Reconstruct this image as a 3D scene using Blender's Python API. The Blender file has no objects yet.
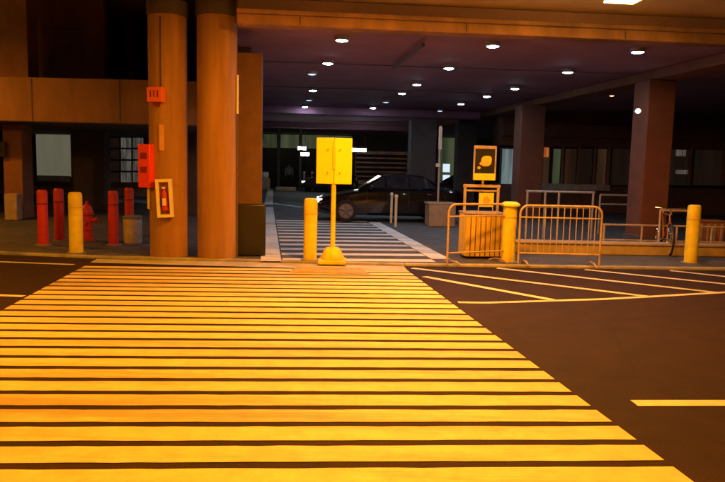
import bpy, math, random
from mathutils import Vector, Matrix
random.seed(7)
R = math.radians
sc = bpy.context.scene
COL = sc.collection

# ------------------------------------------------------------------ camera
F, CX, CY, CAMZ = 680.0, 362.5, 241.0, 1.65
PITCH, ROLL = math.atan((241 - 166.1) / F), 0.023
_r0 = Vector((1, 0, 0)); _f = Vector((0, math.cos(PITCH), -math.sin(PITCH))); _u0 = Vector((0, math.sin(PITCH), math.cos(PITCH)))
_r = _r0 * math.cos(ROLL) + _u0 * math.sin(ROLL); _u = -_r0 * math.sin(ROLL) + _u0 * math.cos(ROLL)
CAM = Vector((0, 0, CAMZ))
def ray(x, y): return _f + _r * ((x - CX) / F) + _u * ((CY - y) / F)
def G(x, y, z=0.0):
    d = ray(x, y); return CAM + d * ((z - CAMZ) / d.z)
def at(x, y, Y):
    d = ray(x, y); return CAM + d * (Y / d.y)
cam = bpy.data.cameras.new('camera'); co = bpy.data.objects.new('camera', cam); COL.objects.link(co)
cam.sensor_width = 36; cam.lens = 36 * F / 725; cam.clip_start = 0.05; cam.clip_end = 600
co.matrix_world = Matrix(((_r.x, _u.x, -_f.x, 0), (_r.y, _u.y, -_f.y, 0), (_r.z, _u.z, -_f.z, CAMZ), (0, 0, 0, 1)))
sc.camera = co
A_ST = R(5.4)                    # bearing of the street side of the buildings
A_WALK = R(8.0)                  # bearing of the walkway (left of the view axis)

# ------------------------------------------------------------------ materials
def nodes(name):
    m = bpy.data.materials.new(name); m.use_nodes = True
    n = m.node_tree.nodes; l = m.node_tree.links
    return m, n, l, n['Principled BSDF']
def mat(name, col, rough=0.6, var=0.25, scale=6.0, metal=0.0, bump=0.0, bscale=60.0, spec=0.5, stain=None, stain_amt=0.0, streak=1.0, coat=0.0):
    m, n, l, b = nodes(name)
    tc = n.new('ShaderNodeTexCoord'); mp = n.new('ShaderNodeMapping'); l.new(tc.outputs['Object'], mp.inputs['Vector'])
    mp.inputs['Scale'].default_value = (1, 1, streak)
    tx = n.new('ShaderNodeTexNoise'); tx.inputs['Scale'].default_value = scale; tx.inputs['Detail'].default_value = 8; tx.inputs['Roughness'].default_value = 0.65
    l.new(mp.outputs['Vector'], tx.inputs['Vector'])
    rp = n.new('ShaderNodeValToRGB'); l.new(tx.outputs['Fac'], rp.inputs['Fac'])
    rp.color_ramp.elements[0].position = 0.3; rp.color_ramp.elements[1].position = 0.7
    rp.color_ramp.elements[0].color = tuple(c * (1 - var) for c in col) + (1,)
    rp.color_ramp.elements[1].color = tuple(min(1, c * (1 + var)) for c in col) + (1,)
    out = rp.outputs['Color']
    if stain:
        t2 = n.new('ShaderNodeTexNoise'); t2.inputs['Scale'].default_value = scale * 0.35; t2.inputs['Detail'].default_value = 6
        l.new(mp.outputs['Vector'], t2.inputs['Vector'])
        r2 = n.new('ShaderNodeValToRGB'); r2.color_ramp.elements[0].position = 0.48; r2.color_ramp.elements[1].position = 0.68
        r2.color_ramp.elements[1].color = (stain_amt,) * 3 + (1,); l.new(t2.outputs['Fac'], r2.inputs['Fac'])
        mx = n.new('ShaderNodeMixRGB'); l.new(r2.outputs['Color'], mx.inputs['Fac']); l.new(out, mx.inputs['Color1']); mx.inputs['Color2'].default_value = tuple(stain) + (1,)
        out = mx.outputs['Color']
    l.new(out, b.inputs['Base Color'])
    b.inputs['Roughness'].default_value = rough; b.inputs['Metallic'].default_value = metal
    b.inputs['Specular IOR Level'].default_value = spec; b.inputs['Coat Weight'].default_value = coat
    if bump:
        t3 = n.new('ShaderNodeTexNoise'); t3.inputs['Scale'].default_value = bscale; t3.inputs['Detail'].default_value = 5
        l.new(tc.outputs['Object'], t3.inputs['Vector'])
        bp = n.new('ShaderNodeBump'); bp.inputs['Strength'].default_value = bump; bp.inputs['Distance'].default_value = 0.01
        l.new(t3.outputs['Fac'], bp.inputs['Height']); l.new(bp.outputs['Normal'], b.inputs['Normal'])
    return m
def emit(name, col, s, base=(0.8, 0.8, 0.8)):
    m, n, l, b = nodes(name)
    b.inputs['Base Color'].default_value = base + (1,); b.inputs['Emission Color'].default_value = col + (1,); b.inputs['Emission Strength'].default_value = s
    return m
def emit_var(name, c0, c1, s, scale=1.5):
    m, n, l, b = nodes(name)
    tc = n.new('ShaderNodeTexCoord'); tx = n.new('ShaderNodeTexNoise'); tx.inputs['Scale'].default_value = scale; tx.inputs['Detail'].default_value = 4
    mp = n.new('ShaderNodeMapping'); mp.inputs['Scale'].default_value = (6, 6, .6); l.new(tc.outputs['Object'], mp.inputs['Vector']); l.new(mp.outputs['Vector'], tx.inputs['Vector'])
    rp = n.new('ShaderNodeValToRGB'); rp.color_ramp.elements[0].position = .35; rp.color_ramp.elements[1].position = .65
    rp.color_ramp.elements[0].color = c0 + (1,); rp.color_ramp.elements[1].color = c1 + (1,)
    l.new(tx.outputs['Fac'], rp.inputs['Fac']); l.new(rp.outputs['Color'], b.inputs['Emission Color']); b.inputs['Emission Strength'].default_value = s
    b.inputs['Base Color'].default_value = (.02, .018, .016, 1); b.inputs['Roughness'].default_value = .25
    return m
def asphalt(name, col):
    m, n, l, b = nodes(name)
    tc = n.new('ShaderNodeTexCoord')
    def noise(s, d=6):
        t = n.new('ShaderNodeTexNoise'); t.inputs['Scale'].default_value = s; t.inputs['Detail'].default_value = d; l.new(tc.outputs['Object'], t.inputs['Vector']); return t
    big, mid, fine = noise(.35), noise(3.5), noise(85, 4)
    mx = n.new('ShaderNodeMix'); mx.data_type = 'FLOAT'; mx.inputs[0].default_value = .55; l.new(big.outputs['Fac'], mx.inputs[2]); l.new(mid.outputs['Fac'], mx.inputs[3])
    rp = n.new('ShaderNodeValToRGB'); l.new(mx.outputs[0], rp.inputs['Fac'])
    rp.color_ramp.elements[0].position = .35; rp.color_ramp.elements[1].position = .65
    rp.color_ramp.elements[0].color = tuple(c * .65 for c in col) + (1,); rp.color_ramp.elements[1].color = tuple(c * 1.3 for c in col) + (1,)
    r2 = n.new('ShaderNodeValToRGB'); l.new(fine.outputs['Fac'], r2.inputs['Fac']); r2.color_ramp.elements[0].position = .3; r2.color_ramp.elements[1].position = .75
    r2.color_ramp.elements[0].color = (.35, .35, .35, 1); r2.color_ramp.elements[1].color = (1.9, 1.9, 1.9, 1)
    mu = n.new('ShaderNodeMixRGB'); mu.blend_type = 'MULTIPLY'; mu.inputs['Fac'].default_value = 1; l.new(rp.outputs['Color'], mu.inputs['Color1']); l.new(r2.outputs['Color'], mu.inputs['Color2'])
    vo = n.new('ShaderNodeTexVoronoi'); vo.feature = 'DISTANCE_TO_EDGE'; vo.inputs['Scale'].default_value = .35
    wv = n.new('ShaderNodeMixRGB'); wv.inputs['Fac'].default_value = .08; l.new(tc.outputs['Object'], wv.inputs['Color1']); l.new(mid.outputs['Color'], wv.inputs['Color2']); l.new(wv.outputs['Color'], vo.inputs['Vector'])
    r3 = n.new('ShaderNodeValToRGB'); l.new(vo.outputs['Distance'], r3.inputs['Fac']); r3.color_ramp.elements[0].position = .0; r3.color_ramp.elements[1].position = .008
    r3.color_ramp.elements[0].color = (.72, .72, .72, 1)
    m2 = n.new('ShaderNodeMixRGB'); m2.blend_type = 'MULTIPLY'; m2.inputs['Fac'].default_value = 1; l.new(mu.outputs['Color'], m2.inputs['Color1']); l.new(r3.outputs['Color'], m2.inputs['Color2'])
    l.new(m2.outputs['Color'], b.inputs['Base Color'])
    b.inputs['Roughness'].default_value = .78; b.inputs['Specular IOR Level'].default_value = .3
    bp = n.new('ShaderNodeBump'); bp.inputs['Strength']  .default_value = .8; bp.inputs['Distance'].default_value = .008; l.new(fine.outputs['Fac'], bp.inputs['Height']); l.new(bp.outputs['Normal'], b.inputs['Normal'])
    return m
def road_paint(name, col, under, wear=.46):
    m, n, l, b = nodes(name)
    tc = n.new('ShaderNodeTexCoord')
    def noise(s, d=8):
        t = n.new('ShaderNodeTexNoise'); t.inputs['Scale'].default_value = s; t.inputs['Detail'].default_value = d; t.inputs['Roughness'].default_value = .7; l.new(tc.outputs['Object'], t.inputs['Vector']); return t
    a, c, e = noise(30, 4), noise(.9), noise(5)
    mx = n.new('ShaderNodeMix'); mx.data_type = 'FLOAT'; mx.inputs[0].default_value = .5; l.new(a.outputs['Fac'], mx.inputs[2]); l.new(c.outputs['Fac'], mx.inputs[3])
    rp = n.new('ShaderNodeValToRGB'); l.new(mx.outputs[0], rp.inputs['Fac']); rp.color_ramp.elements[0].position = wear - .2; rp.color_ramp.elements[1].position = wear - .08
    rp.color_ramp.elements[0].color = tuple(under) + (1,); rp.color_ramp.elements[1].color = (1, 1, 1, 1)
    r1 = n.new('ShaderNodeValToRGB'); l.new(e.outputs['Fac'], r1.inputs['Fac']); r1.color_ramp.elements[0].position = .3; r1.color_ramp.elements[1].position = .7
    r1.color_ramp.elements[0].color = tuple(v * .8 for v in col) + (1,); r1.color_ramp.elements[1].color = tuple(min(1, v * 1.1) for v in col) + (1,)
    mu = n.new('ShaderNodeMixRGB'); mu.blend_type = 'MULTIPLY'; mu.inputs['Fac'].default_value = 1; l.new(r1.outputs['Color'], mu.inputs['Color1']); l.new(rp.outputs['Color'], mu.inputs['Color2'])
    mp = n.new('ShaderNodeMapping'); mp.inputs['Scale'].default_value = (.12, 1.5, 1); l.new(tc.outputs['Object'], mp.inputs['Vector'])
    tg = n.new('ShaderNodeTexNoise'); tg.inputs['Scale'].default_value = 1.3; tg.inputs['Detail'].default_value = 9; tg.inputs['Roughness'].default_value = .7; l.new(mp.outputs['Vector'], tg.inputs['Vector'])
    rg = n.new('ShaderNodeValToRGB'); rg.color_ramp.elements[0].position = .36; rg.color_ramp.elements[1].position = .52; rg.color_ramp.elements[0].color = (.6, .58, .55, 1); l.new(tg.outputs['Fac'], rg.inputs['Fac'])
    m3 = n.new('ShaderNodeMixRGB'); m3.blend_type = 'MULTIPLY'; m3.inputs['Fac'].default_value = 1; l.new(mu.outputs['Color'], m3.inputs['Color1']); l.new(rg.outputs['Color'], m3.inputs['Color2'])
    l.new(m3.outputs['Color'], b.inputs['Base Color']); b.inputs['Roughness'].default_value = .6
    bp = n.new('ShaderNodeBump'); bp.inputs['Strength'].default_value = .3; bp.inputs['Distance'].default_value = .004; l.new(a.outputs['Fac'], bp.inputs['Height']); l.new(bp.outputs['Normal'], b.inputs['Normal'])
    return m

M = {}
M['asphalt'] = asphalt('asphalt', (.025, .0105, .0075))
M['garage_floor'] = asphalt('garage_floor', (.10, .10, .105))
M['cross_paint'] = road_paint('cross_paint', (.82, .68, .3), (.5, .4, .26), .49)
M['white_paint'] = road_paint('white_paint', (.82, .84, .84), (.3, .3, .3), .5)
M['worn_paint'] = road_paint('worn_paint', (.74, .74, .74), (.35, .33, .3), .52)
M['apron'] = mat('apron', (.5, .5, .5), .8, .2, 5, bump=.3, stain=(.3, .3, .29), stain_amt=.6)
M['tactile'] = mat('tactile', (.45, .36, .14), .7, .2, 6, stain=(.3, .24, .12), stain_amt=.6)
M['kerb'] = mat('kerb', (.4, .38, .35), .8, .25, 5, bump=.3, stain=(.16, .15, .14), stain_amt=.8)
M['concrete'] = mat('concrete', (.33, .17, .1), .85, .16, 3.5, bump=.25, bscale=40, stain=(.2, .11, .07), stain_amt=.55, streak=.3)
M['beam_stained'] = mat('beam_stained', (.36, .2, .14), .85, .4, 1.6, bump=.3, bscale=25, stain=(.13, .07, .07), stain_amt=.85, streak=.35)
M['col_concrete'] = mat('col_concrete', (.38, .2, .075), .8, .28, 5.0, bump=.4, bscale=30, stain=(.24, .115, .05), stain_amt=.8, streak=.12)
M['soffit'] = mat('soffit', (.26, .14, .15), .85, .18, 1.2, bump=.2, stain=(.18, .15, .16), stain_amt=.6)
M['soffit_lit'] = mat('soffit_lit', (.55, .42, .34), .85, .18, 1.2, bump=.2, stain=(.36, .26, .2), stain_amt=.6)  # lamp uplight on the deck underside put into a paler base colour
M['ceiling'] = mat('ceiling', (.30, .14, .21), .85, .18, 1.0, bump=.2, stain=(.18, .08, .13), stain_amt=.6)  # purple of the lens veil mixed into the base colour
M['dark_concrete'] = mat('dark_concrete', (.1, .075, .07), .85, .25, 2.0, bump=.2)
M['yellow'] = mat('yellow', (.82, .7, .04), .5, .12, 8, stain=(.5, .36, .05), stain_amt=.7, bump=.15)
M['yellow_dark'] = mat('yellow_dark', (.7, .48, .03), .5, .12, 5)
M['yellow_panel'] = mat('yellow_panel', (.9, .9, .05), .4, .04, 3, stain=(.82, .76, .05), stain_amt=.5)
M['red'] = mat('red', (.62, .03, .015), .5, .15, 7, stain=(.3, .025, .015), stain_amt=.7)
M['red_bright'] = mat('red_bright', (.75, .05, .02), .4, .08, 5)
M['orange_sign'] = mat('orange_sign', (.8, .16, .06), .4, .06, 5)
M['dark_red'] = mat('dark_red', (.2, .01, .01), .5, .1, 5)
M['wall_pale'] = mat('wall_pale', (.5, .38, .26), .75, .2, 5, bump=.3, stain=(.4, .28, .18), stain_amt=.6)
M['cream'] = mat('cream', (.75, .68, .5), .45, .08, 6)
M['pale_label'] = mat('pale_label', (.65, .35, .18), .5, .1, 6)
M['black'] = mat('black', (.02, .02, .022), .35, .2, 6)
M['gloss_black'] = mat('gloss_black', (.016, .014, .016), .4, .2, 4)
M['steel'] = mat('steel', (.45, .44, .43), .4, .15, 10, metal=.85)
M['galv'] = mat('galv', (.5, .5, .5), .5, .2, 10, metal=.4, stain=(.35, .3, .26), stain_amt=.4)
M['grey_metal'] = mat('grey_metal', (.3, .3, .3), .45, .15, 8, metal=.3)
M['rail'] = mat('rail', (.42, .41, .4), .45, .15, 8, metal=.3)
M['barrier'] = mat('barrier', (.6, .46, .3), .5, .2, 9, metal=.25, stain=(.3, .15, .07), stain_amt=.6)
M['beige'] = mat('beige', (.5, .42, .32), .7, .15, 8, bump=.3, stain=(.3, .24, .18), stain_amt=.6)
M['timber'] = mat('timber', (.7, .5, .09), .6, .25, 5, streak=.1, stain=(.5, .32, .06), stain_amt=.5)
M['planter'] = mat('planter', (.42, .32, .22), .8, .2, 7, bump=.3, stain=(.25, .18, .12), stain_amt=.6)
M['rust'] = mat('rust', (.3, .12, .05), .7, .3, 8, stain=(.16, .07, .03), stain_amt=.7)
M['white'] = mat('white', (.75, .75, .73), .5, .08, 6)
M['tyre'] = mat('tyre', (.018, .018, .018), .8, .2, 20)
M['car_paint'] = mat('car_paint', (.008, .006, .008), .18, .1, 4, metal=.3, coat=.8)
M['far_car'] = mat('far_car', (.05, .02, .022), .25, .1, 4, metal=.3, coat=.6)
M['glass'] = mat('glass', (.02, .022, .028), .06, .1, 3, spec=.8)
M['chrome'] = mat('chrome', (.75, .74, .76), .15, .05, 8, metal=1.0)
M['alloy'] = mat('alloy', (.25, .24, .25), .3, .1, 8, metal=.9)
M['bike_orange'] = mat('bike_orange', (.26, .07, .025), .35, .1, 8)
M['skin'] = mat('skin', (.35, .2, .15), .55, .1, 10)
M['cloth'] = mat('cloth', (.4, .34, .44), .85, .2, 14)
M['trousers'] = mat('trousers', (.04, .04, .06), .85, .2, 14)
M['hair'] = mat('hair', (.02, .014, .01), .6, .2, 30)
M['beam_red'] = mat('beam_red', (.27, .125, .075), .85, .2, 2.0, bump=.2, stain=(.17, .075, .045), stain_amt=.6)
M['pier_brown'] = mat('pier_brown', (.17, .058, .028), .85, .2, 2.5, bump=.2, stain=(.10, .034, .018), stain_amt=.6)
M['brick'] = mat('brick', (.12, .06, .045), .85, .25, 3.0, bump=.3)
COOL = (.66, .82, 1.0)
M['lamp_cool'] = emit('lamp_cool', COOL, 165.0)
M['lamp_column'] = emit('lamp_column', (1, .97, .95), 9.0)
M['lamp_dim'] = emit('lamp_dim', COOL, 1.2)
M['lamp_amber'] = emit('lamp_amber', (1, .5, .2), 4)
M['tube'] = emit('tube', (.9, 1.0, .92), 28)
SOD = (1.0, .32, .006)
M['lamp_sodium'] = emit('lamp_sodium', (1.0, .5, .07), 75.0)
M['headlamp'] = emit('headlamp', (1, .95, .88), 3.0)
M['glow_green'] = emit_var('glow_green', (.02, .028, .013), (.06, .07, .034), 1.0, .3)
M['glow_brown'] = emit_var('glow_brown', (.012, .005, .003), (.035, .016, .008), 1.0, .4)
M['win_dark'] = emit_var('win_dark', (.005, .003, .002), (.009, .005, .004), 1.0, .6)
M['win_beige'] = emit_var('win_beige', (.10, .095, .062), (.12, .105, .068), 1.0, .5)
M['win_blue'] = emit_var('win_blue', (.06, .075, .07), (.15, .2, .2), 1.0, .8)
M['win_bright'] = emit('win_bright', (.7, .85, 1.0), 1.0)
M['win_grey'] = emit_var('win_grey', (.03, .026, .022), (.10, .09, .075), 1.0, 2.5)
M['poster_amber'] = emit_var('poster_amber', (.4, .07, .01), (.8, .22, .04), .6, 3)

# ------------------------------------------------------------------ mesh helpers
class MB:
    def __init__(s): s.v = []; s.f = []
    def add(s, vs, fs):
        o = len(s.v); s.v += [tuple(v) for v in vs]; s.f += [tuple(i + o for i in f) for f in fs]; return s
    def box(s, c, d, rz=0.0, top=1.0):
        cx, cy, cz = c; hx, hy, hz = d[0] / 2, d[1] / 2, d[2] / 2
        vs = []
        for z, k in ((-hz, 1), (hz, top)):
            for x, y in ((-hx, -hy), (hx, -hy), (hx, hy), (-hx, hy)):
                X, Y = x * k, y * k
                vs.append((cx + X * math.cos(rz) - Y * math.sin(rz), cy + X * math.sin(rz) + Y * math.cos(rz), cz + z))
        return s.add(vs, [(3, 2, 1, 0), (4, 5, 6, 7), (0, 1, 5, 4), (1, 2, 6, 5), (2, 3, 7, 6), (3, 0, 4, 7)])
    def cyl(s, p0, p1, r0, r1=None, n=16, caps=True):
        r1 = r0 if r1 is None else r1
        p0, p1 = Vector(p0), Vector(p1); d = (p1 - p0).normalized()
        a = d.orthogonal().normalized(); b = d.cross(a)
        vs = []
        for p, r in ((p0, r0), (p1, r1)):
            for i in range(n):
                t = 2 * math.pi * i / n; vs.append(p + a * (r * math.cos(t)) + b * (r * math.sin(t)))
        fs = [(i, (i + 1) % n, n + (i + 1) % n, n + i) for i in range(n)]
        if caps: fs += [tuple(reversed(range(n))), tuple(range(n, 2 * n))]
        return s.add(vs, fs)
    def tube(s, pts, r, n=8):
        pts = [Vector(p) for p in pts]; vs = []; fs = []
        for k, p in enumerate(pts):
            d = (pts[min(k + 1, len(pts) - 1)] - pts[max(k - 1, 0)]).normalized()
            ref = Vector((0, 0, 1)) if abs(d.z) < .9 else Vector((0, 1, 0))
            if k == 0: a = d.cross(ref).normalized()
            else: a = (a - d * a.dot(d)).normalized()
            b = d.cross(a)
            for i in range(n):
                t = 2 * math.pi * i / n; vs.append(p + a * (r * math.cos(t)) + b * (r * math.sin(t)))
        for k in range(len(pts) - 1):
            for i in range(n): fs.append((k * n + i, k * n + (i + 1) % n, (k + 1) * n + (i + 1) % n, (k + 1) * n + i))
        m = len(pts) - 1
        fs += [tuple(reversed(range(n))), tuple(m * n + i for i in range(n))]
        return s.add(vs, fs)
    def lathe(s, prof, n=24, c=(0, 0, 0)):
        vs = []; fs = []
        for r, z in prof:
            for i in range(n):
                t = 2 * math.pi * i / n; vs.append((c[0] + r * math.cos(t), c[1] + r * math.sin(t), c[2] + z))
        for k in range(len(prof) - 1):
            for i in range(n): fs.append((k * n + i, k * n + (i + 1) % n, (k + 1) * n + (i + 1) % n, (k + 1) * n + i))
        fs += [tuple(reversed(range(n))), tuple((len(prof) - 1) * n + i for i in range(n))]
        return s.add(vs, fs)
    def torus(s, c, Rr, r, axis='x', n=32, k=8):
        vs = []; fs = []
        for i in range(n):
            t = 2 * math.pi * i / n
            for j in range(k):
                u = 2 * math.pi * j / k; q = Rr + r * math.cos(u); w = r * math.sin(u)
                p = (w, q * math.cos(t), q * math.sin(t)) if axis == 'x' else ((q * math.cos(t), w, q * math.sin(t)) if axis == 'y' else (q * math.cos(t), q * math.sin(t), w))
                vs.append((c[0] + p[0], c[1] + p[1], c[2] + p[2]))
        for i in range(n):
            for j in range(k): fs.append((i * k + j, ((i + 1) % n) * k + j, ((i + 1) % n) * k + (j + 1) % k, i * k + (j + 1) % k))
        return s.add(vs, fs)
    def prism(s, pts, y0, y1):           # outline in xz, extruded in y
        n = len(pts)
        vs = [(x, y0, z) for x, z in pts] + [(x, y1, z) for x, z in pts]
        return s.add(vs, [tuple(range(n)), tuple(reversed(range(n, 2 * n)))] + [(i, n + i, n + (i + 1) % n, (i + 1) % n) for i in range(n)])
    def sheet(s, pts):
        return s.add(pts, [tuple(range(len(pts)))])
    def slab(s, pts, z0, z1):            # plan outline, counter-clockwise
        n = len(pts)
        vs = [(p[0], p[1], z0) for p in pts] + [(p[0], p[1], z1) for p in pts]
        return s.add(vs, [tuple(reversed(range(n))), tuple(range(n, 2 * n))] + [(i, (i + 1) % n, n + (i + 1) % n, n + i) for i in range(n)])
    def build(s, name, m, parent=None, bevel=0.0, smooth=True, seg=2):
        me = bpy.data.meshes.new(name); me.from_pydata(s.v, [], s.f)
        import bmesh
        bm = bmesh.new(); bm.from_mesh(me); bmesh.ops.recalc_face_normals(bm, faces=bm.faces); bm.to_mesh(me); bm.free()
        me.materials.append(M[m] if isinstance(m, str) else m)
        if smooth:
            for p in me.polygons: p.use_smooth = True
            me.set_sharp_from_angle(angle=R(38))
        me.update()
        o = bpy.data.objects.new(name, me); COL.objects.link(o)
        if parent: o.parent = parent
        if bevel:
            b = o.modifiers.new('bevel', 'BEVEL'); b.width = bevel; b.segments = seg; b.limit_method = 'ANGLE'; b.angle_limit = R(40); b.harden_normals = False
        return o
def tag(o, label=None, cat=None, group=None, kind=None):
    if label: o['label'] = label
    if cat: o['category'] = cat
    if group: o['group'] = group
    if kind: o['kind'] = kind
    return o
def thing(name, label, cat, loc=(0, 0, 0), rz=0.0, group=None):
    o = bpy.data.objects.new(name, None); COL.objects.link(o); o.empty_display_size = .2
    o.location = loc; o.rotation_euler = (0, 0, rz)
    return tag(o, label, cat, group)
def dup(root, loc, rz, label, group=None):
    r = root.copy(); COL.objects.link(r); r.location = loc; r.rotation_euler = (0, 0, rz); r['label'] = label
    if group: r['group'] = group
    for ch in list(root.children):
        c = ch.copy(); COL.objects.link(c); c.parent = r
        for g in ch.children:
            d = g.copy(); COL.objects.link(d); d.parent = c
    return r
def struct(o): o['kind'] = 'structure'; return o
def unit(a): return Vector((math.cos(a), math.sin(a), 0))
E = unit(A_ST); N = Vector((-math.sin(A_WALK), math.cos(A_WALK), 0)); P = unit(A_WALK)
PZ = 0.03                                  # the flush pavement beyond the kerb

# ------------------------------------------------------------------ ground
struct(MB().sheet([(-160, -120, 0), (160, -120, 0), (160, 220, 0), (-160, 220, 0)]).build('road', 'asphalt'))
k0, k1, k2, k3 = G(0, 254.5), G(95, 258.5), G(405, 266), G(725, 270.5)
kA = k0 + (k0 - k1).normalized() * 40; kB = k3 + (k3 - k2).normalized() * 40
kerb = [kA, k0, k1, k2, k3, kB]
KW = .16
struct(MB().slab([(p.x, p.y + KW) for p in kerb] + [(kB.x, 120), (kA.x, 120)], -.05, PZ).build('garage_floor', 'garage_floor'))
kb = MB()
for a, b in zip(kerb[:-1], kerb[1:]):
    L = (b - a).length; nseg = max(1, round(L / 1.5))
    for i in range(nseg):
        p, q = a.lerp(b, i / nseg + .004 / L), a.lerp(b, (i + 1) / nseg - .004 / L)
        kb.slab([(p.x, p.y), (q.x, q.y), (q.x, q.y + KW - .003), (p.x, p.y + KW - .003)], -.05, PZ + .006)
struct(kb.build('kerb', 'kerb', bevel=.008))

# yellow-lit crosswalk: stripes between the two edge lines, skewed a little to them
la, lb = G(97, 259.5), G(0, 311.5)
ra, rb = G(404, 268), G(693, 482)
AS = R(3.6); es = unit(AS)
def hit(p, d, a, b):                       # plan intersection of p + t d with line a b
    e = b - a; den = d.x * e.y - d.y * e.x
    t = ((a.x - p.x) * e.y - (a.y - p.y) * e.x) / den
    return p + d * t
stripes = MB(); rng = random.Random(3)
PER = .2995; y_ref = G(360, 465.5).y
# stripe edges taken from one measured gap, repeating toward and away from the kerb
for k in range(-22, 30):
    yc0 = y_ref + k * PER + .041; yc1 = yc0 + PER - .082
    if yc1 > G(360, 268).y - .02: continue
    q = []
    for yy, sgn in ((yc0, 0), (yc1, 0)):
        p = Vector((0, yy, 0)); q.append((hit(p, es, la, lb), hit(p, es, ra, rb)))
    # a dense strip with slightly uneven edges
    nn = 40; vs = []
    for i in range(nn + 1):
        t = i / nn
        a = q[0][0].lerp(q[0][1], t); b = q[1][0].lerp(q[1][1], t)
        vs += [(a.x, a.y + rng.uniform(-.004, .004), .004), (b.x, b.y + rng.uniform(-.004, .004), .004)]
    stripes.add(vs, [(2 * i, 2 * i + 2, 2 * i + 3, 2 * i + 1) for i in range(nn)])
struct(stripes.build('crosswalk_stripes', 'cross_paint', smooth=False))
# worn concrete apron where the crosswalk meets the kerb, with a darker curb-cut panel
ap = MB().sheet([Vector((G(x, y).x, G(x, y).y, .008)) for x, y in ((90, 263), (408, 271.5), (404, 266.7), (250, 262.6), (97, 259.4))])
struct(ap.build('concrete_apron', 'apron'))
struct(MB().sheet([Vector((G(x, y).x, G(x, y).y, .012)) for x, y in ((288, 273), (370, 274.6), (360, 268.4), (297, 267))]).build('curb_cut', 'tactile'))

def line(mb, a, b, w, z=.004):
    d = (b - a).normalized(); s = Vector((-d.y, d.x, 0)) * (w / 2)
    n = max(2, int((b - a).length / .3)); vs = []
    for i in range(n + 1):
        p = a.lerp(b, i / n); vs += [(p.x - s.x, p.y - s.y, z), (p.x + s.x, p.y + s.y, z)]
    mb.add(vs, [(2 * i, 2 * i + 2, 2 * i + 3, 2 * i + 1) for i in range(n)])
ml = MB()
line(ml, G(634, 403.5), G(634, 403.5) + unit(R(3.9)) * 6, .125)
struct(ml.build('lane_line', 'white_paint', smooth=False))
hl = MB()
arc = [(458, 302.5), (485, 303), (551, 301), (600, 299.5), (648, 297), (725, 292.5), (800, 287)]
for (a, b) in zip(arc[:-1], arc[1:]): line(hl, G(*a), G(*b), .10)
for a, b in (((424, 277), (553, 300.5)), ((412, 268.5), (648, 297)), ((497, 268.5), (716, 293)), ((585, 270), (740, 286)), ((670, 271), (790, 284))):
    line(hl, G(*a), G(*b), .12, .008)
struct(hl.build('hatch_lines', 'worn_paint', smooth=False))
ll = MB()
line(ll, G(-260, 252), G(74, 264.8), .10); line(ll, G(-240, 286), G(24, 296.5), .11)
struct(ll.build('edge_lines', 'worn_paint', smooth=False))
# the white crossing inside the garage
wb = MB()
wl0, wl1 = G(271, 261.5, PZ), G(268.5, 207, PZ)
line(wb, wl0, wl1, .34, PZ + .008)
wr0, wr1 = G(441, 259.5, PZ), G(374, 222.5, PZ)
line(wb, wr0, wr1, .34, PZ + .008)
line(wb, G(273, 203.5, PZ), G(303, 207.5, PZ), .22, PZ + .008)
line(wb, G(268.5, 205, PZ), G(270.5, 189, PZ), .35, PZ + .012)
struct(wb.build('walkway_border', 'white_paint', smooth=False))
ws = MB()
yy = wl0.y + .25
while yy < wr1.y + .2:
    p0, p1 = Vector((0, yy, 0)), Vector((0, yy + .32, 0))
    a0, a1 = hit(p0, E, wl0, wl1), hit(p1, E, wl0, wl1); b0, b1 = hit(p0, E, wr0, wr1), hit(p1, E, wr0, wr1)
    ws.add([(a0.x + .2, a0.y, PZ + .004), (b0.x - .18, b0.y, PZ + .004), (b1.x - .18, b1.y, PZ + .004), (a1.x + .2, a1.y, PZ + .004)], [(0, 1, 2, 3)])
    yy += .74
struct(ws.build('walkway_stripes', 'white_paint', smooth=False))

# ------------------------------------------------------------------ road deck overhead
YB = 11.2
zL, zM, zT = at(600, 42.5, YB + .75).z, at(600, 27, YB + .3).z, at(600, 9, YB + .3).z
deck = thing('road_deck', 'concrete elevated road deck over the crosswalk with stepped edge beam', 'bridge deck', (0, YB, 0), A_ST)
MB().box((6, -12.35, zT + .3), (90, 25.13, .6)).build('soffit_slab', 'soffit_lit', deck)
xl = at(238, 30, YB).x
db = MB()
db.box((xl + 20, .21, (zL + zM) / 2), (40, .32, zM - zL))
db.build('lower_beam', 'beam_stained', deck, bevel=.02)
MB().box((xl + 20, .62, (zM + zT) / 2 + .002), (40, .8, zT - zM)).build('upper_beam', 'soffit', deck, bevel=.02)
MB().box((xl + 20, .24, zM + .035), (40, .46, .07)).build('ledge', 'beam_stained', deck, bevel=.015)
for i in range(8): MB().box((xl + 1.0 + i * 2.7, .046, (zL + zM) / 2), (.018, .006, zM - zL - .04)).build('formwork_joint', 'dark_concrete', deck)

# sodium lamps under the deck
def sodium(x, y, power, label, z=None, aim=None, lamp=True):
    z = zT if z is None else z
    t = thing('sodium_lamp', label, 'lamp', (x, y, z), A_ST, 'sodium lamps under the road deck')
    MB().box((0, 0, -.06), (.28, .22, .12), top=.85).build('housing', 'grey_metal', t, bevel=.015)
    MB().box((0, 0, -.17), (.46, .36, .10), top=.7).build('lens', 'lamp_sodium', t, bevel=.02)
    MB().cyl((0, 0, 0), (0, 0, max(.02, zT - z + .01)), .03).build('stem', 'grey_metal', t)
    if lamp:
        l = bpy.data.lights.new('sodium_light', 'AREA'); l.shape = 'RECTANGLE'; l.size = .40; l.size_y = .28; l.energy = power; l.color = SOD
        lo = bpy.data.objects.new('sodium_light', l); COL.objects.link(lo); lo.parent = t; lo.location = (0, 0, -.235)
        if aim: lo.rotation_euler = aim
    return t
zs = zT
lampp = at(624, -1.5, 9.8)
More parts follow.
